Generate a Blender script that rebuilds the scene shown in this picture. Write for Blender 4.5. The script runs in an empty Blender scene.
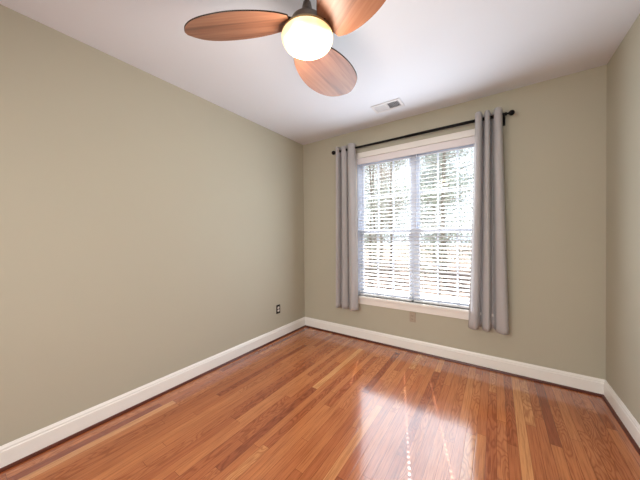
import bpy, bmesh, math, random
from mathutils import Vector, Matrix, Euler
random.seed(7)
C = bpy.context.scene.collection
PI = math.pi

# ---------------------------------------------------------------- camera, sky, sun, exposure
H = 2.74            # ceiling height
XL, XR, YB, YR = -2.408, 0.749, 3.091, -0.92   # left, right, back (window) and rear walls
cam = bpy.data.cameras.new('camera'); cam_o = bpy.data.objects.new('camera', cam); C.objects.link(cam_o)
cam.sensor_width = 36; cam.lens = 257.711 / 640 * 36; cam.clip_start = 0.02; cam.clip_end = 300
yaw, pit, rol = 0.600064, -0.0117346, -0.0099877
Fw = Vector((-math.sin(yaw)*math.cos(pit), math.cos(yaw)*math.cos(pit), math.sin(pit)))
Rt = Vector((math.cos(yaw), math.sin(yaw), 0)); Up = Rt.cross(Fw)
R2 = Rt*math.cos(rol) + Up*math.sin(rol); U2 = -Rt*math.sin(rol) + Up*math.cos(rol)
M = Matrix((R2, U2, -Fw)).transposed().to_4x4(); M.translation = Vector((0, 0, 1.35116))
cam_o.matrix_world = M
bpy.context.scene.camera = cam_o

w = bpy.data.worlds.new('world'); bpy.context.scene.world = w; w.use_nodes = True
bg = w.node_tree.nodes['Background']; bg.inputs[0].default_value = (0.80, 0.90, 1.0, 1); bg.inputs[1].default_value = 1.5

def light(name, typ, energy, loc, rot=(0, 0, 0), color=(1, 1, 1), **kw):
    l = bpy.data.lights.new(name, typ); l.energy = energy; l.color = color
    for k, v in kw.items(): setattr(l, k, v)
    o = bpy.data.objects.new(name, l); o.location = loc; o.rotation_euler = rot; C.objects.link(o); return o
sd = Vector((0.305, -0.952, 0)).normalized()*math.cos(math.radians(48.5)) + Vector((0, 0, -math.sin(math.radians(48.5))))
s = light('sun', 'SUN', 18.0, (-6, 12, 14), color=(1, .95, .87), angle=math.radians(.3))
s.rotation_euler = sd.to_track_quat('-Z', 'Y').to_euler()
# fill area lamp added on the room side of the blinds, boosting the daylight
light('window_fill', 'AREA', 23, (-0.80, YB-.13, 1.42), (math.radians(-90), 0, 0), (.78, .89, 1.0), shape='RECTANGLE', size=1.24, size_y=1.66)
# unseen fill area lamp, added behind the rear wall opening to brighten the room
light('rear_fill', 'AREA', 118, (-0.85, YR-0.85, 2.3), (math.radians(72), 0, 0), (1, .98, .96), shape='RECTANGLE', size=2.2, size_y=1.6)

vs = bpy.context.scene.view_settings
vs.view_transform = 'Standard'; vs.look = 'None'; vs.exposure = 0.3; vs.gamma = 1.0; vs.use_curve_mapping = False

# ---------------------------------------------------------------- helpers
def srgb(r, g, b):
    f = lambda c: (c/255/12.92) if c/255 <= .04045 else ((c/255+.055)/1.055)**2.4
    return (f(r), f(g), f(b), 1)
class Nt:
    def __init__(s, name):
        s.m = bpy.data.materials.new(name); s.m.use_nodes = True; s.t = s.m.node_tree
        s.b = s.t.nodes['Principled BSDF']; s.out = s.t.nodes['Material Output']
    def n(s, typ, **kw):
        x = s.t.nodes.new(typ)
        for k, v in kw.items(): setattr(x, k, v)
        return x
    def l(s, a, b): s.t.links.new(a, b)
    def math(s, op, a, b=None, c=None):
        x = s.n('ShaderNodeMath', operation=op)
        for i, v in enumerate((a, b, c)):
            if v is None: continue
            if isinstance(v, (int, float)): x.inputs[i].default_value = v
            else: s.l(v, x.inputs[i])
        return x.outputs[0]
    def mix(s, fac, a, b, mode='MIX'):
        x = s.n('ShaderNodeMix', data_type='RGBA', blend_type=mode)
        for i, v in ((0, fac), (6, a), (7, b)):
            if isinstance(v, (int, float, tuple)): x.inputs[i].default_value = v
            else: s.l(v, x.inputs[i])
        return x.outputs[2]
    def ramp(s, fac, stops):
        x = s.n('ShaderNodeValToRGB'); e = x.color_ramp.elements
        while len(e) < len(stops): e.new(.5)
        for el, (p, c) in zip(e, stops): el.position = p; el.color = c
        s.l(fac, x.inputs[0]); return x.outputs[0]
def simple(name, col, rough=.5, metal=0., noise=0., scale=20., bump=0., spec=.5):
    k = Nt(name); k.b.inputs['Roughness'].default_value = rough; k.b.inputs['Metallic'].default_value = metal
    k.b.inputs['Specular IOR Level'].default_value = spec
    k.b.inputs['Base Color'].default_value = col
    tc = k.n('ShaderNodeTexCoord'); nz = k.n('ShaderNodeTexNoise'); nz.inputs['Scale'].default_value = scale; nz.inputs['Detail'].default_value = 4
    k.l(tc.outputs['Object'], nz.inputs['Vector'])
    if noise:
        d = tuple(c*(1-noise) for c in col[:3]) + (1,)
        k.l(k.mix(nz.outputs['Fac'], d, col), k.b.inputs['Base Color'])
    if bump:
        b = k.n('ShaderNodeBump'); b.inputs['Strength'].default_value = bump; b.inputs['Distance'].default_value = .002
        k.l(nz.outputs['Fac'], b.inputs['Height']); k.l(b.outputs[0], k.b.inputs['Normal'])
    return k.m

def link(name, bm, mat, parent=None, smooth=False, loc=None):
    me = bpy.data.meshes.new(name); bmesh.ops.recalc_face_normals(bm, faces=bm.faces[:]); bm.to_mesh(me); bm.free()
    o = bpy.data.objects.new(name, me); C.objects.link(o)
    for m in (mat if isinstance(mat, (list, tuple)) else [mat]): me.materials.append(m)
    if smooth:
        for p in me.polygons: p.use_smooth = True
    if loc: o.location = loc
    if parent: o.parent = parent
    return o
def bx(bm, x0, x1, y0, y1, z0, z1, bev=0.):
    r = bmesh.ops.create_cube(bm, size=1)['verts']
    for v in r: v.co = Vector((x0 if v.co.x < 0 else x1, y0 if v.co.y < 0 else y1, z0 if v.co.z < 0 else z1))
    if bev: bmesh.ops.bevel(bm, geom=list({e for v in r for e in v.link_edges}), offset=bev, segments=2, affect='EDGES', profile=.5)
def box(name, d, mat, parent=None, bev=0.): bm = bmesh.new(); bx(bm, *d, bev=bev); return link(name, bm, mat, parent)
def lathe(bm, prof, mtx=Matrix(), n=32):
    rings = []
    for r, z in prof:
        if r < 1e-6: rings.append([bm.verts.new(mtx @ Vector((0, 0, z)))])
        else: rings.append([bm.verts.new(mtx @ Vector((r*math.cos(2*PI*i/n), r*math.sin(2*PI*i/n), z))) for i in range(n)])
    for a, b in zip(rings, rings[1:]):
        for i in range(n):
            j = (i+1) % n
            if len(a) == 1 and len(b) > 1: bm.faces.new((a[0], b[j], b[i]))
            elif len(b) == 1 and len(a) > 1: bm.faces.new((a[i], a[j], b[0]))
            elif len(a) > 1: bm.faces.new((a[i], a[j], b[j], b[i]))
def tube(bm, pts, radii, n=8, cap=True):
    rings = []; pts = [Vector(p) for p in pts]
    for i, p in enumerate(pts):
        d = (pts[min(i+1, len(pts)-1)] - pts[max(i-1, 0)]).normalized()
        q = d.to_track_quat('Z', 'Y'); r = radii[i] if isinstance(radii, (list, tuple)) else radii
        rings.append([bm.verts.new(p + q @ Vector((r*math.cos(2*PI*k/n), r*math.sin(2*PI*k/n), 0))) for k in range(n)])
    for a, b in zip(rings, rings[1:]):
        for k in range(n): bm.faces.new((a[k], a[(k+1) % n], b[(k+1) % n], b[k]))
    if cap: bm.faces.new(rings[0]); bm.faces.new(rings[-1])
def extr(bm, prof, a, b, fn):
    """profile [(d,z)] extruded from a to b; fn(t,d,z) -> point"""
    A = [bm.verts.new(fn(a, d, z)) for d, z in prof]; B = [bm.verts.new(fn(b, d, z)) for d, z in prof]
    n = len(prof)
    for i in range(n): bm.faces.new((A[i], A[(i+1) % n], B[(i+1) % n], B[i]))
    bm.faces.new(A); bm.faces.new(B)
def empty(name, loc=(0, 0, 0), rot=(0, 0, 0)):
    o = bpy.data.objects.new(name, None); o.empty_display_size = .1; C.objects.link(o); o.location = loc; o.rotation_euler = rot; return o
def tag(o, label=None, cat=None, group=None, kind=None):
    for k, v in (('label', label), ('category', cat), ('group', group), ('kind', kind)):
        if v: o[k] = v
    return o
def struct(o): o['kind'] = 'structure'; return o

# ---------------------------------------------------------------- materials
wallm = simple('wall_paint', srgb(189, 184, 166), .75, noise=.03, scale=3, bump=.0, spec=.3)
ceilm = simple('ceiling_paint', srgb(232, 235, 243), .9, noise=.02, scale=3, spec=.2)
whitem = simple('trim_white', srgb(248, 245, 240), .35, noise=.02, scale=8)
vinyl = simple('vinyl_white', srgb(212, 220, 236), .4)
shoem = simple('shoe_stain', srgb(92, 36, 20), .35, noise=.3, scale=40)
blindm = simple('blind_white', srgb(236, 237, 240), .45)
valm = simple('valance_white', srgb(240, 234, 236), .5)
blackm = simple('black_metal', srgb(4, 4, 4), .6, spec=.25)
nickel = simple('brushed_nickel', srgb(128, 118, 108), .35, metal=.9, noise=.1, scale=60)
cordm = simple('blind_cord', srgb(235, 235, 235), .8)

def floor_mat():
    k = Nt('oak_strip_floor'); tc = k.n('ShaderNodeTexCoord'); sp = k.n('ShaderNodeSeparateXYZ'); k.l(tc.outputs['Object'], sp.inputs[0])
    X, Y = sp.outputs[0], sp.outputs[1]
    W = .0572
    xr = k.math('DIVIDE', X, W); row = k.math('FLOOR', xr); fx = k.math('FRACT', xr)
    wn = k.n('ShaderNodeTexWhiteNoise', noise_dimensions='1D'); k.l(row, wn.inputs['W'])
    ln = k.math('MULTIPLY_ADD', wn.outputs['Value'], .6, .9)       # plank length per row
    wn2 = k.n('ShaderNodeTexWhiteNoise', noise_dimensions='1D'); k.l(k.math('ADD', row, 31.7), wn2.inputs['W'])
    yr = k.math('ADD', k.math('DIVIDE', Y, ln), k.math('MULTIPLY', wn2.outputs['Value'], 7.3))
    seg = k.math('FLOOR', yr); fy = k.math('FRACT', yr)
    cv = k.n('ShaderNodeCombineXYZ'); k.l(row, cv.inputs[0]); k.l(seg, cv.inputs[1])
    pid = k.n('ShaderNodeTexWhiteNoise', noise_dimensions='3D'); k.l(cv.outputs[0], pid.inputs['Vector'])
    pv = pid.outputs['Value']; pc = k.n('ShaderNodeSeparateColor'); k.l(pid.outputs['Color'], pc.inputs[0])
    base = k.ramp(pv, [(0, srgb(138, 68, 40)), (.07, srgb(168, 93, 54)), (.5, srgb(183, 109, 64)), (.88, srgb(191, 118, 71)), (1, srgb(208, 145, 92))])
    # grain: stretched noise, shifted per plank
    off = k.n('ShaderNodeVectorMath', operation='MULTIPLY'); k.l(pid.outputs['Color'], off.inputs[0]); off.inputs[1].default_value = (13, 29, 17)
    pos = k.n('ShaderNodeVectorMath', operation='ADD'); k.l(tc.outputs['Object'], pos.inputs[0]); k.l(off.outputs[0], pos.inputs[1])
    mp = k.n('ShaderNodeMapping'); mp.inputs['Scale'].default_value = (150, 5, 1); k.l(pos.outputs[0], mp.inputs[0])
    g = k.n('ShaderNodeTexNoise'); g.inputs['Scale'].default_value = 1; g.inputs['Detail'].default_value = 5; g.inputs['Roughness'].default_value = .6; k.l(mp.outputs[0], g.inputs['Vector'])
    # cathedral figure: contour lines of a stretched soft noise
    mp2 = k.n('ShaderNodeMapping'); mp2.inputs['Scale'].default_value = (13, 3.0, 1); k.l(pos.outputs[0], mp2.inputs[0])
    c = k.n('ShaderNodeTexNoise'); c.inputs['Scale'].default_value = 1; c.inputs['Detail'].default_value = 1.5; k.l(mp2.outputs[0], c.inputs['Vector'])
    cs = k.math('MULTIPLY_ADD', k.math('SINE', k.math('MULTIPLY', c.outputs['Fac'], 75)), .5, .5)
    cs = k.math('POWER', cs, 2.5)
    amt = k.math('MULTIPLY', k.math('GREATER_THAN', pc.outputs[1], .5), .65)
    figured = k.math('MULTIPLY', cs, amt)
    gr = k.ramp(g.outputs['Fac'], [(.3, (0.62, .55, .5, 1)), (.55, (1, 1, 1, 1)), (.8, (1.12, 1.12, 1.1, 1))])
    col = k.mix(1.0, base, gr, 'MULTIPLY')
    dk = k.mix(1.0, base, (.52, .36, .30, 1), 'MULTIPLY')
    col = k.mix(figured, col, dk)
    # seams
    ex = k.math('MULTIPLY', k.math('MINIMUM', fx, k.math('SUBTRACT', 1, fx)), W)
    ey = k.math('MULTIPLY', k.math('MINIMUM', fy, k.math('SUBTRACT', 1, fy)), ln)
    e = k.math('MINIMUM', ex, ey)
    mr = k.n('ShaderNodeMapRange'); mr.inputs['From Min'].default_value = .0004; mr.inputs['From Max'].default_value = .0016; k.l(e, mr.inputs['Value'])
    col = k.mix(mr.outputs[0], k.mix(1.0, base, (.35, .25, .2, 1), 'MULTIPLY'), col)
    k.l(col, k.b.inputs['Base Color'])
    k.b.inputs['Roughness'].default_value = .17; k.b.inputs['Specular IOR Level'].default_value = .55
    k.b.inputs['Coat Weight'].default_value = .6; k.b.inputs['Coat Roughness'].default_value = .10
    # slight cupping of every strip plus open seams
    m2 = k.n('ShaderNodeMapRange'); m2.inputs['From Max'].default_value = .004; k.l(e, m2.inputs['Value'])
    big = k.n('ShaderNodeTexNoise'); big.inputs['Scale'].default_value = 5; k.l(tc.outputs['Object'], big.inputs['Vector'])
    tilt = k.math('MULTIPLY', k.math('SUBTRACT', fx, .5), k.math('SUBTRACT', pc.outputs[0], .5))
    hgt = k.math('ADD', k.math('ADD', k.math('MULTIPLY', m2.outputs[0], .35), k.math('MULTIPLY', tilt, .35)), k.math('MULTIPLY', big.outputs['Fac'], 1.0))
    bp = k.n('ShaderNodeBump'); bp.inputs['Strength'].default_value = .35; bp.inputs['Distance'].default_value = .0012; k.l(hgt, bp.inputs['Height'])
    k.l(bp.outputs[0], k.b.inputs['Normal']); k.l(bp.outputs[0], k.b.inputs['Coat Normal'])
    return k.m
floorm = floor_mat()

def wood_mat():
    k = Nt('fan_blade_walnut'); tc = k.n('ShaderNodeTexCoord'); mp = k.n('ShaderNodeMapping'); mp.inputs['Scale'].default_value = (3, 55, 8)
    k.l(tc.outputs['Object'], mp.inputs[0]); g = k.n('ShaderNodeTexNoise'); g.inputs['Scale'].default_value = 1; g.inputs['Detail'].default_value = 5
    k.l(mp.outputs[0], g.inputs['Vector'])
    sp = k.n('ShaderNodeSeparateXYZ'); k.l(tc.outputs['Object'], sp.inputs[0])
    st = k.math('FLOOR', k.math('MULTIPLY', sp.outputs[1], 16)); wn = k.n('ShaderNodeTexWhiteNoise', noise_dimensions='1D'); k.l(st, wn.inputs['W'])
    f = k.math('ADD', k.math('MULTIPLY', g.outputs['Fac'], .8), k.math('MULTIPLY', wn.outputs['Value'], .25))
    k.l(k.ramp(f, [(.2, srgb(96, 58, 40)), (.5, srgb(142, 92, 68)), (.85, srgb(168, 120, 94))]), k.b.inputs['Base Color'])
    k.b.inputs['Roughness'].default_value = .38
    return k.m
bladem = wood_mat(); bladee = simple('blade_dark_edge', srgb(40, 26, 22), .5)

def fabric_mat():
    k = Nt('curtain_fabric'); tc = k.n('ShaderNodeTexCoord')
    nz = k.n('ShaderNodeTexNoise'); nz.inputs['Scale'].default_value = 400; k.l(tc.outputs['Object'], nz.inputs['Vector'])
    col = k.mix(nz.outputs['Fac'], srgb(188, 184, 184), srgb(218, 215, 216)); k.l(col, k.b.inputs['Base Color'])
    k.b.inputs['Roughness'].default_value = .85; k.b.inputs['Sheen Weight'].default_value = .2; k.b.inputs['Specular IOR Level'].default_value = .2
    tr = k.n('ShaderNodeBsdfTranslucent'); k.l(col, tr.inputs[0]); mx = k.n('ShaderNodeMixShader'); mx.inputs[0].default_value = .28
    k.l(k.b.outputs[0], mx.inputs[1]); k.l(tr.outputs[0], mx.inputs[2]); k.l(mx.outputs[0], k.out.inputs[0])
    return k.m
fabm = fabric_mat()

def glass_mat():
    k = Nt('window_glass'); tr = k.n('ShaderNodeBsdfTransparent'); gl = k.n('ShaderNodeBsdfGlossy'); gl.inputs['Roughness'].default_value = 0.0
    fr = k.n('ShaderNodeFresnel'); fr.inputs[0].default_value = 1.45; mx = k.n('ShaderNodeMixShader'); tr.inputs[0].default_value = (.96, .97, .97, 1)
    ge = k.n('ShaderNodeNewGeometry')      # reflect once, on the outer side of each pane face
    k.l(k.math('MULTIPLY', fr.outputs[0], k.math('SUBTRACT', 1, ge.outputs['Backfacing'])), mx.inputs[0]); k.l(tr.outputs[0], mx.inputs[1]); k.l(gl.outputs[0], mx.inputs[2]); k.l(mx.outputs[0], k.out.inputs[0])
    return k.m
glassm = glass_mat()

def globe_mat():
    k = Nt('lit_frosted_glass'); k.b.inputs['Base Color'].default_value = (.9, .8, .6, 1); k.b.inputs['Roughness'].default_value = .25
    # the lamps inside sit towards the middle; the thick rim glows dimmer and warmer
    tc = k.n('ShaderNodeTexCoord'); ln = k.n('ShaderNodeVectorMath', operation='LENGTH')
    sc = k.n('ShaderNodeVectorMath', operation='MULTIPLY'); sc.inputs[1].default_value = (1, 1, 0); k.l(tc.outputs['Object'], sc.inputs[0]); k.l(sc.outputs[0], ln.inputs[0])
    nz = k.n('ShaderNodeTexNoise'); nz.inputs['Scale'].default_value = 9; nz.inputs['Detail'].default_value = 0; k.l(tc.outputs['Object'], nz.inputs['Vector'])
    r = k.math('ADD', k.math('DIVIDE', ln.outputs['Value'], .14), k.math('MULTIPLY', k.math('SUBTRACT', nz.outputs['Fac'], .5), .5))
    k.l(k.ramp(r, [(.5, (1, .93, .74, 1)), (.85, (1, .80, .45, 1)), (1, (.9, .62, .28, 1))]), k.b.inputs['Emission Color'])
    mr = k.n('ShaderNodeMapRange'); mr.inputs['From Min'].default_value = .55; mr.inputs['From Max'].default_value = 1.0
    mr.inputs['To Min'].default_value = 9; mr.inputs['To Max'].default_value = .85; k.l(r, mr.inputs['Value']); k.l(mr.outputs[0], k.b.inputs['Emission Strength'])
    return k.m

# ---------------------------------------------------------------- room shell
T = .16
struct(box('floor', (XL-T, XR+T, YR-2.2, YB+T, -.12, 0), floorm))
struct(box('ceiling', (XL-T, XR+T, YR-2.2, YB+T, H, H+.12), ceilm))
struct(box('wall_left', (XL-T, XL, YR, YB+T, 0, H), wallm))
struct(box('wall_right', (XR, XR+T, YR, YB+T, 0, H), wallm))
WX0, WX1, WZ0, WZ1 = -1.512, -.108, .575, 2.372       # window opening
bm = bmesh.new()
bx(bm, XL, WX0, YB, YB+T, 0, H); bx(bm, WX1, XR, YB, YB+T, 0, H); bx(bm, WX0, WX1, YB, YB+T, 0, WZ0); bx(bm, WX0, WX1, YB, YB+T, WZ1, H)
struct(link('wall_back', bm, wallm))
DX0, DX1, DZ = -1.75, .05, 2.2                        # cased opening to the hall in the rear wall
bm = bmesh.new()
bx(bm, XL, DX0, YR-.12, YR, 0, H); bx(bm, DX1, XR, YR-.12, YR, 0, H); bx(bm, DX0, DX1, YR-.12, YR, DZ, H)
struct(link('wall_rear', bm, wallm))
bm = bmesh.new()
bx(bm, XL-T, XR+T, YR-2.3, YR-2.2, 0, H); bx(bm, XL-T, XL, YR-2.2, YR-.12, 0, H); bx(bm, XR, XR+T, YR-2.2, YR-.12, 0, H)
struct(link('wall_hall', bm, wallm))
bm = bmesh.new()
for x0, x1, z0, z1 in ((DX0-.07, DX0, 0, DZ+.07), (DX1, DX1+.07, 0, DZ+.07), (DX0, DX1, DZ, DZ+.07)): bx(bm, x0, x1, YR, YR+.018, z0, z1)
struct(link('trim_1', bm, whitem))

bprof = [(0, 0), (.015, 0), (.015, .108), (.011, .114), (.011, .124), (.006, .134), (.004, .14), (0, .14)]
sprof = [(.015, 0), (.030, 0), (.030, .006), (.026, .014), (.015, .018)]
fl = lambda t, d, z: (XL+d, t, z); fb = lambda t, d, z: (t, YB-d, z); fr_ = lambda t, d, z: (XR-d, t, z); fq = lambda t, d, z: (t, YR+d, z)
for nm, fn, a, b, tn in (('left', fl, YR, YB, 2), ('back', fb, XL, XR, 3), ('right', fr_, YR, YB, 4)):
    bm = bmesh.new(); extr(bm, bprof, a, b, fn); struct(link('baseboard_'+nm, bm, whitem))
    bm = bmesh.new(); extr(bm, sprof, a, b, fn); struct(link('trim_%d' % tn, bm, shoem))
bm = bmesh.new(); extr(bm, bprof, XL, DX0-.07, fq); extr(bm, bprof, DX1+.07, XR, fq); struct(link('baseboard_rear', bm, whitem))

# ---------------------------------------------------------------- window
win = struct(empty('window_1', ((WX0+WX1)/2, YB, WZ0)))
inv = Matrix.Translation(-win.location)
def wp(name, bm, mat, parent=None):
    """child of the window built in room coordinates"""
    if parent is None: bm.transform(inv); return link(name, bm, mat, win)
    bm.transform(inv); return link(name, bm, mat, parent)
bm = bmesh.new()   # casing
CW = .078; CT = .068
bx(bm, WX0-CW, WX0, YB-.018, YB, WZ0, WZ1+CT, .003); bx(bm, WX1, WX1+CW, YB-.018, YB, WZ0, WZ1+CT, .003); bx(bm, WX0, WX1, YB-.018, YB, WZ1, WZ1+CT, .003)
wp('window_casing', bm, whitem)
bm = bmesh.new(); bx(bm, WX0-CW-.02, WX1+CW+.02, YB-.045, YB+.075, WZ0-.028, WZ0, .004); wp('window_sill', bm, whitem)
bm = bmesh.new(); bx(bm, WX0-CW, WX1+CW, YB-.016, YB, WZ0-.105, WZ0-.028, .003); wp('window_apron', bm, whitem)
bm = bmesh.new()   # frame: jambs, head, sill and the wide mullion between the two units
MX0, MX1 = -.840, -.782; FY0, FY1 = YB+.075, YB+T
bx(bm, WX0, WX0+.010, FY0, FY1, WZ0, WZ1); bx(bm, WX1-.014, WX1, FY0, FY1, WZ0, WZ1); bx(bm, WX0+.014, WX1-.014, FY0, FY1, WZ1-.03, WZ1); bx(bm, WX0+.014, WX1-.014, FY0, FY1, WZ0, WZ0+.03)
bx(bm, MX0, MX1, FY0, FY1, WZ0+.03, WZ1-.03)
bx(bm, WX0, WX0+.006, YB, FY0, WZ0, WZ1); bx(bm, WX1-.006, WX1, YB, FY0, WZ0, WZ1); bx(bm, WX0+.006, WX1-.006, YB, FY0, WZ1-.004, WZ1)
wp('window_frame', bm, vinyl)
ZM = 1.415
for ux0, ux1 in ((WX0+.014, MX0), (MX1, WX1-.014)):
    for z0, z1, y0 in ((WZ0+.03, ZM+.02, YB+.082), (ZM-.02, WZ1-.03, YB+.115)):
        bm = bmesh.new(); y1 = y0+.03; r = .030; q = .042
        bx(bm, ux0, ux0+r, y0, y1, z0, z1); bx(bm, ux1-r, ux1, y0, y1, z0, z1); bx(bm, ux0+r, ux1-r, y0, y1, z0, z0+q); bx(bm, ux0+r, ux1-r, y0, y1, z1-q, z1)
        for k in (1, 2):
            xm = ux0+r+(ux1-ux0-2*r)*k/3; bx(bm, xm-.009, xm+.009, y0+.006, y1-.006, z0+q, z1-q)
        zc = (z0+z1)/2; bx(bm, ux0+r, ux1-r, y0+.007, y1-.007, zc-.009, zc+.009)
        sash = wp('window_sash', bm, vinyl)
        bm = bmesh.new(); bx(bm, ux0+r, ux1-r, y0+.013, y0+.017, z0+q, z1-q); wp('window_pane', bm, glassm, sash)

# ---------------------------------------------------------------- blinds
def slat_bm(w, holes, depth=.05, th=.0028):
    """one slat with oblong cord holes, centred on the origin in y and z"""
    bm = bmesh.new(); xs = [0]
    for h in holes: xs += [h-.0055, h+.0055]
    xs.append(w)
    ys = [-depth/2, -.0085, .0085, depth/2]; sag = [0, .0018, .0018, 0]
    V = {}
    for i, x in enumerate(xs):
        for j, y in enumerate(ys):
            for s in (0, 1): V[i, j, s] = bm.verts.new((x, y, sag[j] + (th/2 if s else -th/2)))
    for i in range(len(xs)-1):
        for j in range(3):
            if j == 1 and i % 2 == 1:      # a hole: its four walls
                for (a, b) in (((i, 1), (i+1, 1)), ((i, 2), (i+1, 2)), ((i, 1), (i, 2)), ((i+1, 1), (i+1, 2))):
                    bm.faces.new((V[a+(0,)], V[b+(0,)], V[b+(1,)], V[a+(1,)]))
                continue
            for s in (0, 1): bm.faces.new((V[i, j, s], V[i+1, j, s], V[i+1, j+1, s], V[i, j+1, s]))
    for i in range(len(xs)-1):
        for j in (0, 3): bm.faces.new((V[i, j, 0], V[i+1, j, 0], V[i+1, j, 1], V[i, j, 1]))
    for i in (0, len(xs)-1):
        for j in range(3): bm.faces.new((V[i, j, 0], V[i, j+1, 0], V[i, j+1, 1], V[i, j, 1]))
    return bm
BY = YB + .041
def blind(x0, x1, holes, label, wand_x):
    r = tag(empty('window_blind', (x0, BY, WZ0+.004)), label, 'window blind', 'window blinds')
    wdt = x1-x0
    me = bpy.data.meshes.new('tmp'); b = slat_bm(wdt, [h-x0 for h in holes]); b.to_mesh(me); b.free()
    bm = bmesh.new(); z = .052
    while z < WZ1-WZ0-.075:
        n0 = len(bm.verts); bm.from_mesh(me); bm.verts.ensure_lookup_table()
        rot = Matrix.Translation((0, 0, z)) @ Matrix.Rotation(math.radians(12), 4, 'X')
        for v in bm.verts[n0:]: v.co = rot @ v.co
        z += .0445
    bpy.data.meshes.remove(me)
    link('slats', bm, blindm, r)
    bm = bmesh.new(); bx(bm, 0, wdt, -.026, .026, 0.002, .02, .003); link('bottom_rail', bm, blindm, r)
    bm = bmesh.new(); bx(bm, 0, wdt, -.026, .028, WZ1-WZ0-.052, WZ1-WZ0-.005, .002); link('headrail', bm, blindm, r)
    for h in holes:
        bm = bmesh.new()
        for dy in (-.0262, .0262): tube(bm, [(h-x0, dy+0*.1, .02), (h-x0, dy, WZ1-WZ0-.05)], .0011, 5)
        link('ladder_cord', bm, cordm, r)
    return r
blind(WX0+.008, -.822, (-1.440, -.94), 'white slat blind on the left half of the window', 0)
blind(-.800, WX1-.008, (-.70, -.19), 'white slat blind on the right half of the window', 0)
v = box('blind_valance', (WX0+.004, WX1-.004, YB-.004, YB+.012, WZ1-.078, WZ1-.002), valm, bev=.003)
tag(v, 'flat white valance board across the top of the window blinds', 'valance')

# ---------------------------------------------------------------- curtain rod
RY, RZ = YB-.095, 2.487
rod = tag(empty('curtain_rod', ((-1.83+.125)/2, YB, RZ)), 'black metal curtain rod with round finials above the window', 'curtain rod')
ri = Matrix.Translation(-rod.location)
def rp(name, bm, mat=blackm, smooth=True): bm.transform(ri); return link(name, bm, mat, rod, smooth)
bm = bmesh.new(); tube(bm, [(-1.79, RY, RZ), (-.80, RY, RZ)], .0130, 16); rp('inner_rod', bm)
bm = bmesh.new(); tube(bm, [(-.86, RY, RZ), (.085, RY, RZ)], .0155, 16); rp('outer_rod', bm)
fp = [(0, 0), (.013, 0), (.014, .008), (.009, .012), (.009, .018), (.015, .024), (.0225, .035), (.0245, .046), (.021, .058), (.012, .066), (0, .069)]
bm = bmesh.new(); lathe(bm, fp, Matrix.Translation((.075, RY, RZ)) @ Matrix.Rotation(PI/2, 4, 'Y'), 24); rp('finial', bm)
bm = bmesh.new(); lathe(bm, [(r*1.12, z*1.1) for r, z in fp], Matrix.Translation((-1.765, RY, RZ)) @ Matrix.Rotation(-PI/2, 4, 'Y'), 24); rp('finial', bm)
for x in (.092-.03, -1.735):
    bm = bmesh.new(); bx(bm, x-.011, x+.011, YB-.006, YB, RZ-.075, RZ+.02, .002); bx(bm, x-.006, x+.006, RY-.012, YB-.005, RZ-.024, RZ-.013, .001)
    bx(bm, x-.006, x+.006, RY-.017, RY-.012, RZ-.024, RZ+.008); bx(bm, x-.006, x+.006, RY+.012, RY+.017, RZ-.024, RZ+.002)
    rp('rod_bracket', bm, smooth=False)

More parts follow.
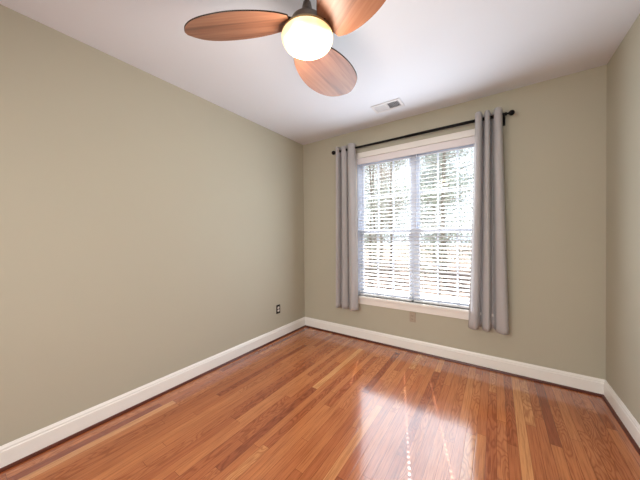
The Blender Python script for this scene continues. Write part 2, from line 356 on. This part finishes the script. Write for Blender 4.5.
# ---------------------------------------------------------------- curtains
def fold_x(c, segs):
    """share of the panel's width used up to fold position c (each half fold has its own width)"""
    h = min(int(2*c+1e-9), len(segs)); return sum(segs[:h]) + ((segs[h]*(2*c-h)) if h < len(segs) else 0)
def curtain(xt0, xt1, xb0, xb1, z0, z1, segs, amps, label, seed, amp=.045):
    nf = len(segs)/2; fw = segs
    """grommet panel gathered into nf folds; rod passes through the metal rings"""
    rnd = random.Random(seed); N = int(nf*28); NZ = 46; bm = bmesh.new(); grid = []
    ph = [rnd.uniform(-.5, .5) for _ in range(int(nf)+3)]
    for j in range(NZ+1):
        t = j/NZ; z = z0 + (z1-z0)*t; row = []
        ease = max(0, min(1, (.93-t)/.93))**1.1; low = 1-t
        x0 = xt0 + (xb0-xt0)*ease; x1 = xt1 + (xb1-xt1)*ease
        for i in range(N+1):
            c = nf*i/N; k = int(c+1e-9); f = c-k
            wob = ph[k]*(1-f)+ph[min(k+1, len(ph)-1)]*f
            sn = math.sin(2*PI*f); sh = math.copysign(abs(sn)**.6, sn)
            h = min(int(2*c+1e-9), len(segs)-1)
            y = RY - amp*amps[h]*sh*(1-.2*low+.3*wob*low) - .007*low*math.sin(4*PI*c+seed)
            x = x0 + (x1-x0)*(fold_x(c, fw)/fold_x(nf, fw)) + .016*wob*low*math.sin(2*PI*f) - .003*math.sin(4*PI*f)
            row.append(bm.verts.new((x, y, z + .005*math.sin(2*PI*c+seed)*low)))
        grid.append(row)
    for j in range(NZ):
        for i in range(N): bm.faces.new((grid[j][i], grid[j][i+1], grid[j+1][i+1], grid[j+1][i]))
    cx = (xt0+xt1)/2; loc = Vector((cx, RY, z0))
    # grommet rings: where the cloth crosses the rod line
    root = tag(empty('curtain', loc), label, 'curtain', 'grommet curtains')
    bm.transform(Matrix.Translation(-loc))
    cl = link('cloth', bm, fabm, root, True)
    so = cl.modifiers.new('thick', 'SOLIDIFY'); so.thickness = .0022; so.offset = 0
    for q in range(1, int(2*nf)):
        x = xt0+(xt1-xt0)*fold_x(q/2, fw)/fold_x(nf, fw)
        bm = bmesh.new(); n = 20; R, r = .0185, .003; sx = 1 if q % 2 else -1
        mt = Matrix.Translation(Vector((x, RY, RZ))-loc) @ Matrix.Rotation(PI/2, 4, 'Y') 
        vs_ = [[bm.verts.new(mt @ Vector(((R+r*math.cos(2*PI*b/8))*math.cos(2*PI*a/n), (R+r*math.cos(2*PI*b/8))*math.sin(2*PI*a/n), r*math.sin(2*PI*b/8)))) for b in range(8)] for a in range(n)]
        for a in range(n):
            for b in range(8): bm.faces.new((vs_[a][b], vs_[(a+1) % n][b], vs_[(a+1) % n][(b+1) % 8], vs_[a][(b+1) % 8]))
        link('grommet', bm, nickel, root, True)
    return root
curtain(-.172, .050, -.235, .098, .425, 2.545, (.27, .09, .20, .13, .31), (1, 1, .75, 1, .95), 'grey grommet curtain on the right end of the rod, hanging in three wide folds', 3, .066)
curtain(-1.765, -1.485, -1.79, -1.465, .40, 2.540, (.17, .09, .27, .09, .38), (.9, .9, .35, 1, 1), 'grey grommet curtain on the left end of the rod, near the room corner', 5, .058)

# ---------------------------------------------------------------- outlets
def outlet(name, loc, rz, pm, rm, sm, label):
    r = tag(empty(name, loc, (0, 0, rz)), label, 'power outlet', 'wall outlets')
    box('cover_plate', (-.035, .035, -.006, 0, -.0575, .0575), pm, r, .002)
    for s in (-1, 1):
        bm = bmesh.new(); bx(bm, -.0165, .0165, -.009, -.005, s*.0195-.0135, s*.0195+.0135, .003)
        rc = link('receptacle', bm, rm, r)
        bm = bmesh.new(); bx(bm, -.008, -.0055, -.0094, -.0085, s*.0195-.003, s*.0195+.006); bx(bm, .0055, .008, -.0094, -.0085, s*.0195-.003, s*.0195+.005); bx(bm, -.002, .002, -.0094, -.0085, s*.0195-.0095, s*.0195-.0055)
        link('slots', bm, sm, rc)
    bm = bmesh.new(); lathe(bm, [(0, .0075), (.003, .007), (.003, .005)], Matrix.Rotation(PI/2, 4, 'X'), 10); link('screw', bm, pm, r)
darkp = simple('oil_bronze_plate', srgb(34, 24, 18), .35, metal=.3); slotm = simple('slot_black', srgb(12, 12, 12), .6)
tanp = simple('painted_plate', srgb(176, 160, 142), .55)
recw = simple('receptacle_white', srgb(235, 228, 220), .4)
outlet('wall_outlet', (XL, 2.512, .394), PI/2, darkp, recw, slotm, 'dark bronze outlet plate with white receptacles low on the left wall')
outlet('wall_outlet', (-.81, YB, .402), 0, tanp, tanp, slotm, 'tan wall-coloured outlet plate under the window')

# ---------------------------------------------------------------- ceiling register
vx0, vx1, vy0, vy1 = -1.11, -.80, 2.605, 2.785
vent = tag(empty('ceiling_vent', ((vx0+vx1)/2, (vy0+vy1)/2, H)), 'white two-way louvred air register on the ceiling', 'air vent')
vi = Matrix.Translation(-vent.location); Z = H
ventd = simple('vent_duct_dark', srgb(60, 60, 62), .8); ventw = simple('vent_white', srgb(226, 224, 226), .4)
bm = bmesh.new(); m = .028
for d in ((vx0, vx1, vy0, vy0+m), (vx0, vx1, vy1-m, vy1), (vx0, vx0+m, vy0+m, vy1-m), (vx1-m, vx1, vy0+m, vy1-m), ((vx0+vx1)/2-.009, (vx0+vx1)/2+.009, vy0+m, vy1-m)):
    bx(bm, *d, Z-.007, Z-.0005)
bm.transform(vi); link('vent_frame', bm, ventw, vent)
bm = bmesh.new(); bx(bm, vx0+.01, vx1-.01, vy0+.01, vy1-.01, Z-.0012, Z-.0004); bm.transform(vi); link('duct_opening', bm, ventd, vent)
for side, (a, b) in enumerate(((vx0+m, (vx0+vx1)/2-.009), ((vx0+vx1)/2+.009, vx1-m))):
    bm = bmesh.new(); n = 8
    for i in range(n):
        x = a+(b-a)*(i+.5)/n; s = -1 if side == 0 else 1
        q = [(x-s*.0065, Z-.0015), (x+s*.0015, Z-.0085), (x+s*.003, Z-.0085), (x-s*.005, Z-.0015)]
        A = [bm.verts.new((px, vy0+m, pz)) for px, pz in q]; B = [bm.verts.new((px, vy1-m, pz)) for px, pz in q]
        for k in range(4): bm.faces.new((A[k], A[(k+1) % 4], B[(k+1) % 4], B[k]))
        bm.faces.new(A); bm.faces.new(B)
    bm.transform(vi); link('louvre_bank', bm, ventw, vent)

# ---------------------------------------------------------------- ceiling fan
FX, FY = -.840, 1.126
fan = tag(empty('ceiling_fan', (FX, FY, H)), 'three-blade wooden ceiling fan with a lit round glass bowl', 'ceiling fan')
def fp_(name, prof, mat, par=fan, n=48): bm = bmesh.new(); lathe(bm, prof, n=n); return link(name, bm, mat, par, True)
fp_('canopy', [(0, 0), (.068, 0), (.068, -.012), (.055, -.04), (.03, -.062), (.016, -.07), (0, -.07)], nickel)
fp_('downrod', [(0, -.06), (.0125, -.06), (.0125, -.15), (0, -.15)], nickel, n=20)
fp_('motor_housing', [(0, -.13), (.022, -.13), (.026, -.15), (.031, -.175), (.044, -.197), (.070, -.213), (.086, -.228), (.091, -.245), (.091, -.28), (.088, -.29), (0, -.29)], nickel)
fp_('light_collar', [(0, -.29), (.105, -.29), (.134, -.298), (.138, -.306), (.137, -.312), (0, -.312)], simple('collar_satin', srgb(176, 150, 110), .4, metal=.5))
bowl = fp_('light_bowl', [(0, -.311), (.136, -.311), (.1385, -.318), (.136, -.332), (.128, -.347), (.108, -.361), (.075, -.372), (.038, -.378), (0, -.380)], globe_mat())
lead = [(.075, .150), (.13, .185), (.23, .216), (.35, .228), (.47, .212), (.555, .180), (.615, .132), (.652, .075)]
trail = [(.075, .030), (.13, -.005), (.23, -.040), (.35, -.060), (.47, -.062), (.56, -.046), (.62, -.008), (.655, .045)]
def smooth_line(P, n):
    out = []
    for i in range(len(P)-1):
        p0 = P[max(i-1, 0)]; p1 = P[i]; p2 = P[i+1]; p3 = P[min(i+2, len(P)-1)]
        for k in range(n):
            t = k/n; out.append(tuple(.5*((2*p1[c]) + (-p0[c]+p2[c])*t + (2*p0[c]-5*p1[c]+4*p2[c]-p3[c])*t*t + (-p0[c]+3*p1[c]-3*p2[c]+p3[c])*t**3) for c in (0, 1)))
    out.append(P[-1]); return out
def blade_mesh():
    bm = bmesh.new(); L = smooth_line(lead, 5); Tt = smooth_line(trail, 5); n = len(L); K = 10; mid_v = .085
    def zz(u, v, s): return -.29 - (v-mid_v)*.32 + s*.003 + .015*((u-.1)/.56)**2*0
    g = {}
    for s in (-1, 1):
        for i in range(n):
            for k in range(K+1):
                t = k/K; u = L[i][0]*(1-t)+Tt[i][0]*t; v = L[i][1]*(1-t)+Tt[i][1]*t
                ins = .0
                if s == -1: # lower face stepped in a little: rounded dark edge
                    c = (.36, mid_v); u = c[0]+(u-c[0])*.988; v = c[1]+(v-c[1])*.985
                g[s, i, k] = bm.verts.new((u, v, zz(u, v, s)))
    for s in (-1, 1):
        for i in range(n-1):
            for k in range(K):
                f = bm.faces.new((g[s, i, k], g[s, i+1, k], g[s, i+1, k+1], g[s, i, k+1])); f.material_index = 0 if s == -1 else 1
    def side(a, b): f = bm.faces.new((g[-1, a[0], a[1]], g[-1, b[0], b[1]], g[1, b[0], b[1]], g[1, a[0], a[1]])); f.material_index = 1
    for i in range(n-1): side((i, 0), (i+1, 0)); side((i, K), (i+1, K))
    for k in range(K): side((0, k), (0, k+1)); side((n-1, k), (n-1, k+1))
    return bm
b0 = link('blade', blade_mesh(), [bladem, bladee], fan)
bm = bmesh.new()
vs_ = [(.05, .03), (.115, .045), (.125, .06), (.125, .10), (.115, .115), (.05, .09)]
for z0, z1 in ((-.292, -.272),):
    A = [bm.verts.new((x, y, z0-(y-.085)*.29)) for x, y in vs_]; B = [bm.verts.new((x, y, z1-(y-.085)*.29)) for x, y in vs_]
    for k in range(6): bm.faces.new((A[k], A[(k+1) % 6], B[(k+1) % 6], B[k]))
    bm.faces.new(A); bm.faces.new(B)
h0 = link('blade_iron', bm, simple('blade_iron_dark', srgb(48, 34, 26), .45, metal=.5), b0)
for q, ang in enumerate((209, 92.5, 329.5)):
    b = b0 if q == 0 else b0.copy()
    if q:
        C.objects.link(b); h = h0.copy(); C.objects.link(h); h.parent = b
    b.rotation_euler = (0, 0, math.radians(ang)); b.parent = fan
fl_ = light('fan_lamp', 'POINT', 11, (FX, FY, H-.47), color=(1, .90, .76), shadow_soft_size=.11)

# ---------------------------------------------------------------- outside
GZ = -.65
grm = simple('yard_ground', srgb(120, 100, 92), .95, noise=.5, scale=.9)
struct(box('ground', (-40, 30, YB+.3, 60, GZ-.2, GZ), grm))
barkm = simple('bark', srgb(150, 138, 128), .9, noise=.4, scale=12)
leafms = [simple('leaf_green', srgb(186, 192, 180), .7, noise=.3, scale=3), simple('leaf_tan', srgb(200, 190, 180), .7, noise=.3, scale=3), simple('leaf_dark', srgb(172, 180, 176), .7, noise=.3, scale=3)]
def tree(x, y, h, seed, lm, nleaf, label, tilt=0, r0=.1, spread=1.6, lo=.12, big=1):
    rnd = random.Random(seed); root = tag(empty('tree', (x, y, GZ)), label, 'tree', 'trees outside the window')
    bm = bmesh.new(); pts = [(tilt*h*t + rnd.uniform(-.05, .05), rnd.uniform(-.05, .05), h*t) for t in (0, .2, .4, .6, .8, 1)]
    tube(bm, pts, [r0*(1-.14*i) for i in range(6)], 8); tips = []
    for k in range(22):
        t = rnd.uniform(lo, 1); a = rnd.uniform(0, 2*PI); L = spread*rnd.uniform(.5, 1.1)*(1.15-t*.6)
        p = Vector((tilt*h*t, 0, h*t)); d = Vector((math.cos(a), math.sin(a), rnd.uniform(.1, .7)))
        q1 = p+d*L*.5; q2 = p+d*L+Vector((0, 0, rnd.uniform(-.1, .3)))
        tube(bm, [p, q1, q2], [r0*.28, r0*.17, r0*.07], 5); tips.append((p+d*L*.3, q2))
    link('trunk', bm, barkm, root)
    bm = bmesh.new()
    for _ in range(nleaf):
        a, b = rnd.choice(tips); c = a.lerp(b, rnd.uniform(.1, 1.1)) + Vector([rnd.gauss(0, .22*big) for _ in range(3)])
        s = rnd.uniform(.018, .042)*big; q = Euler([rnd.uniform(0, 6.3) for _ in range(3)]).to_matrix()
        bm.faces.new([bm.verts.new(c + q @ Vector(v_)*s) for v_ in ((-1, 0, 0), (0, -.55, .12), (1, 0, 0), (0, .55, .12))])
    link('foliage', bm, lm, root); return root
NEAR = (
 (-3.4, 7.8, 5.5, 0, 7000, 'leafy green tree outside, seen through the left half of the window', .02, .06, 1.1),
 (-1.2, 7.0, 5.0, 0, 4500, 'slim leafy tree outside, nearest the right end of the window', .03, .06, .9))
for q, (x, y, h, lm, nl, lab, ti, r0, sp) in enumerate(NEAR): tree(x, y, h, q+1, leafms[lm], nl, lab, ti, r0, sp)
WOOD = ((-7.8, 13.2, 8, 2), (-4.9, 11.8, 8, 1), (-1.7, 11.3, 6.5, 2), (1.6, 12.8, 7, 1), (-6.0, 17.5, 11, 0), (-2.6, 16.5, 8.5, 2), (-11.0, 17.5, 11, 2), (1.6, 17.5, 9, 0), (-8.6, 22.5, 13, 1), (-4.2, 22.5, 12, 2), (.2, 22.5, 10, 1))
for q, (x, y, h, lm) in enumerate(WOOD): tree(x, y, h, q+10, leafms[lm], 7500, 'tall hazy tree in the woodland seen through the blinds', 0, .05+.006*h, 1.7, big=y/11)
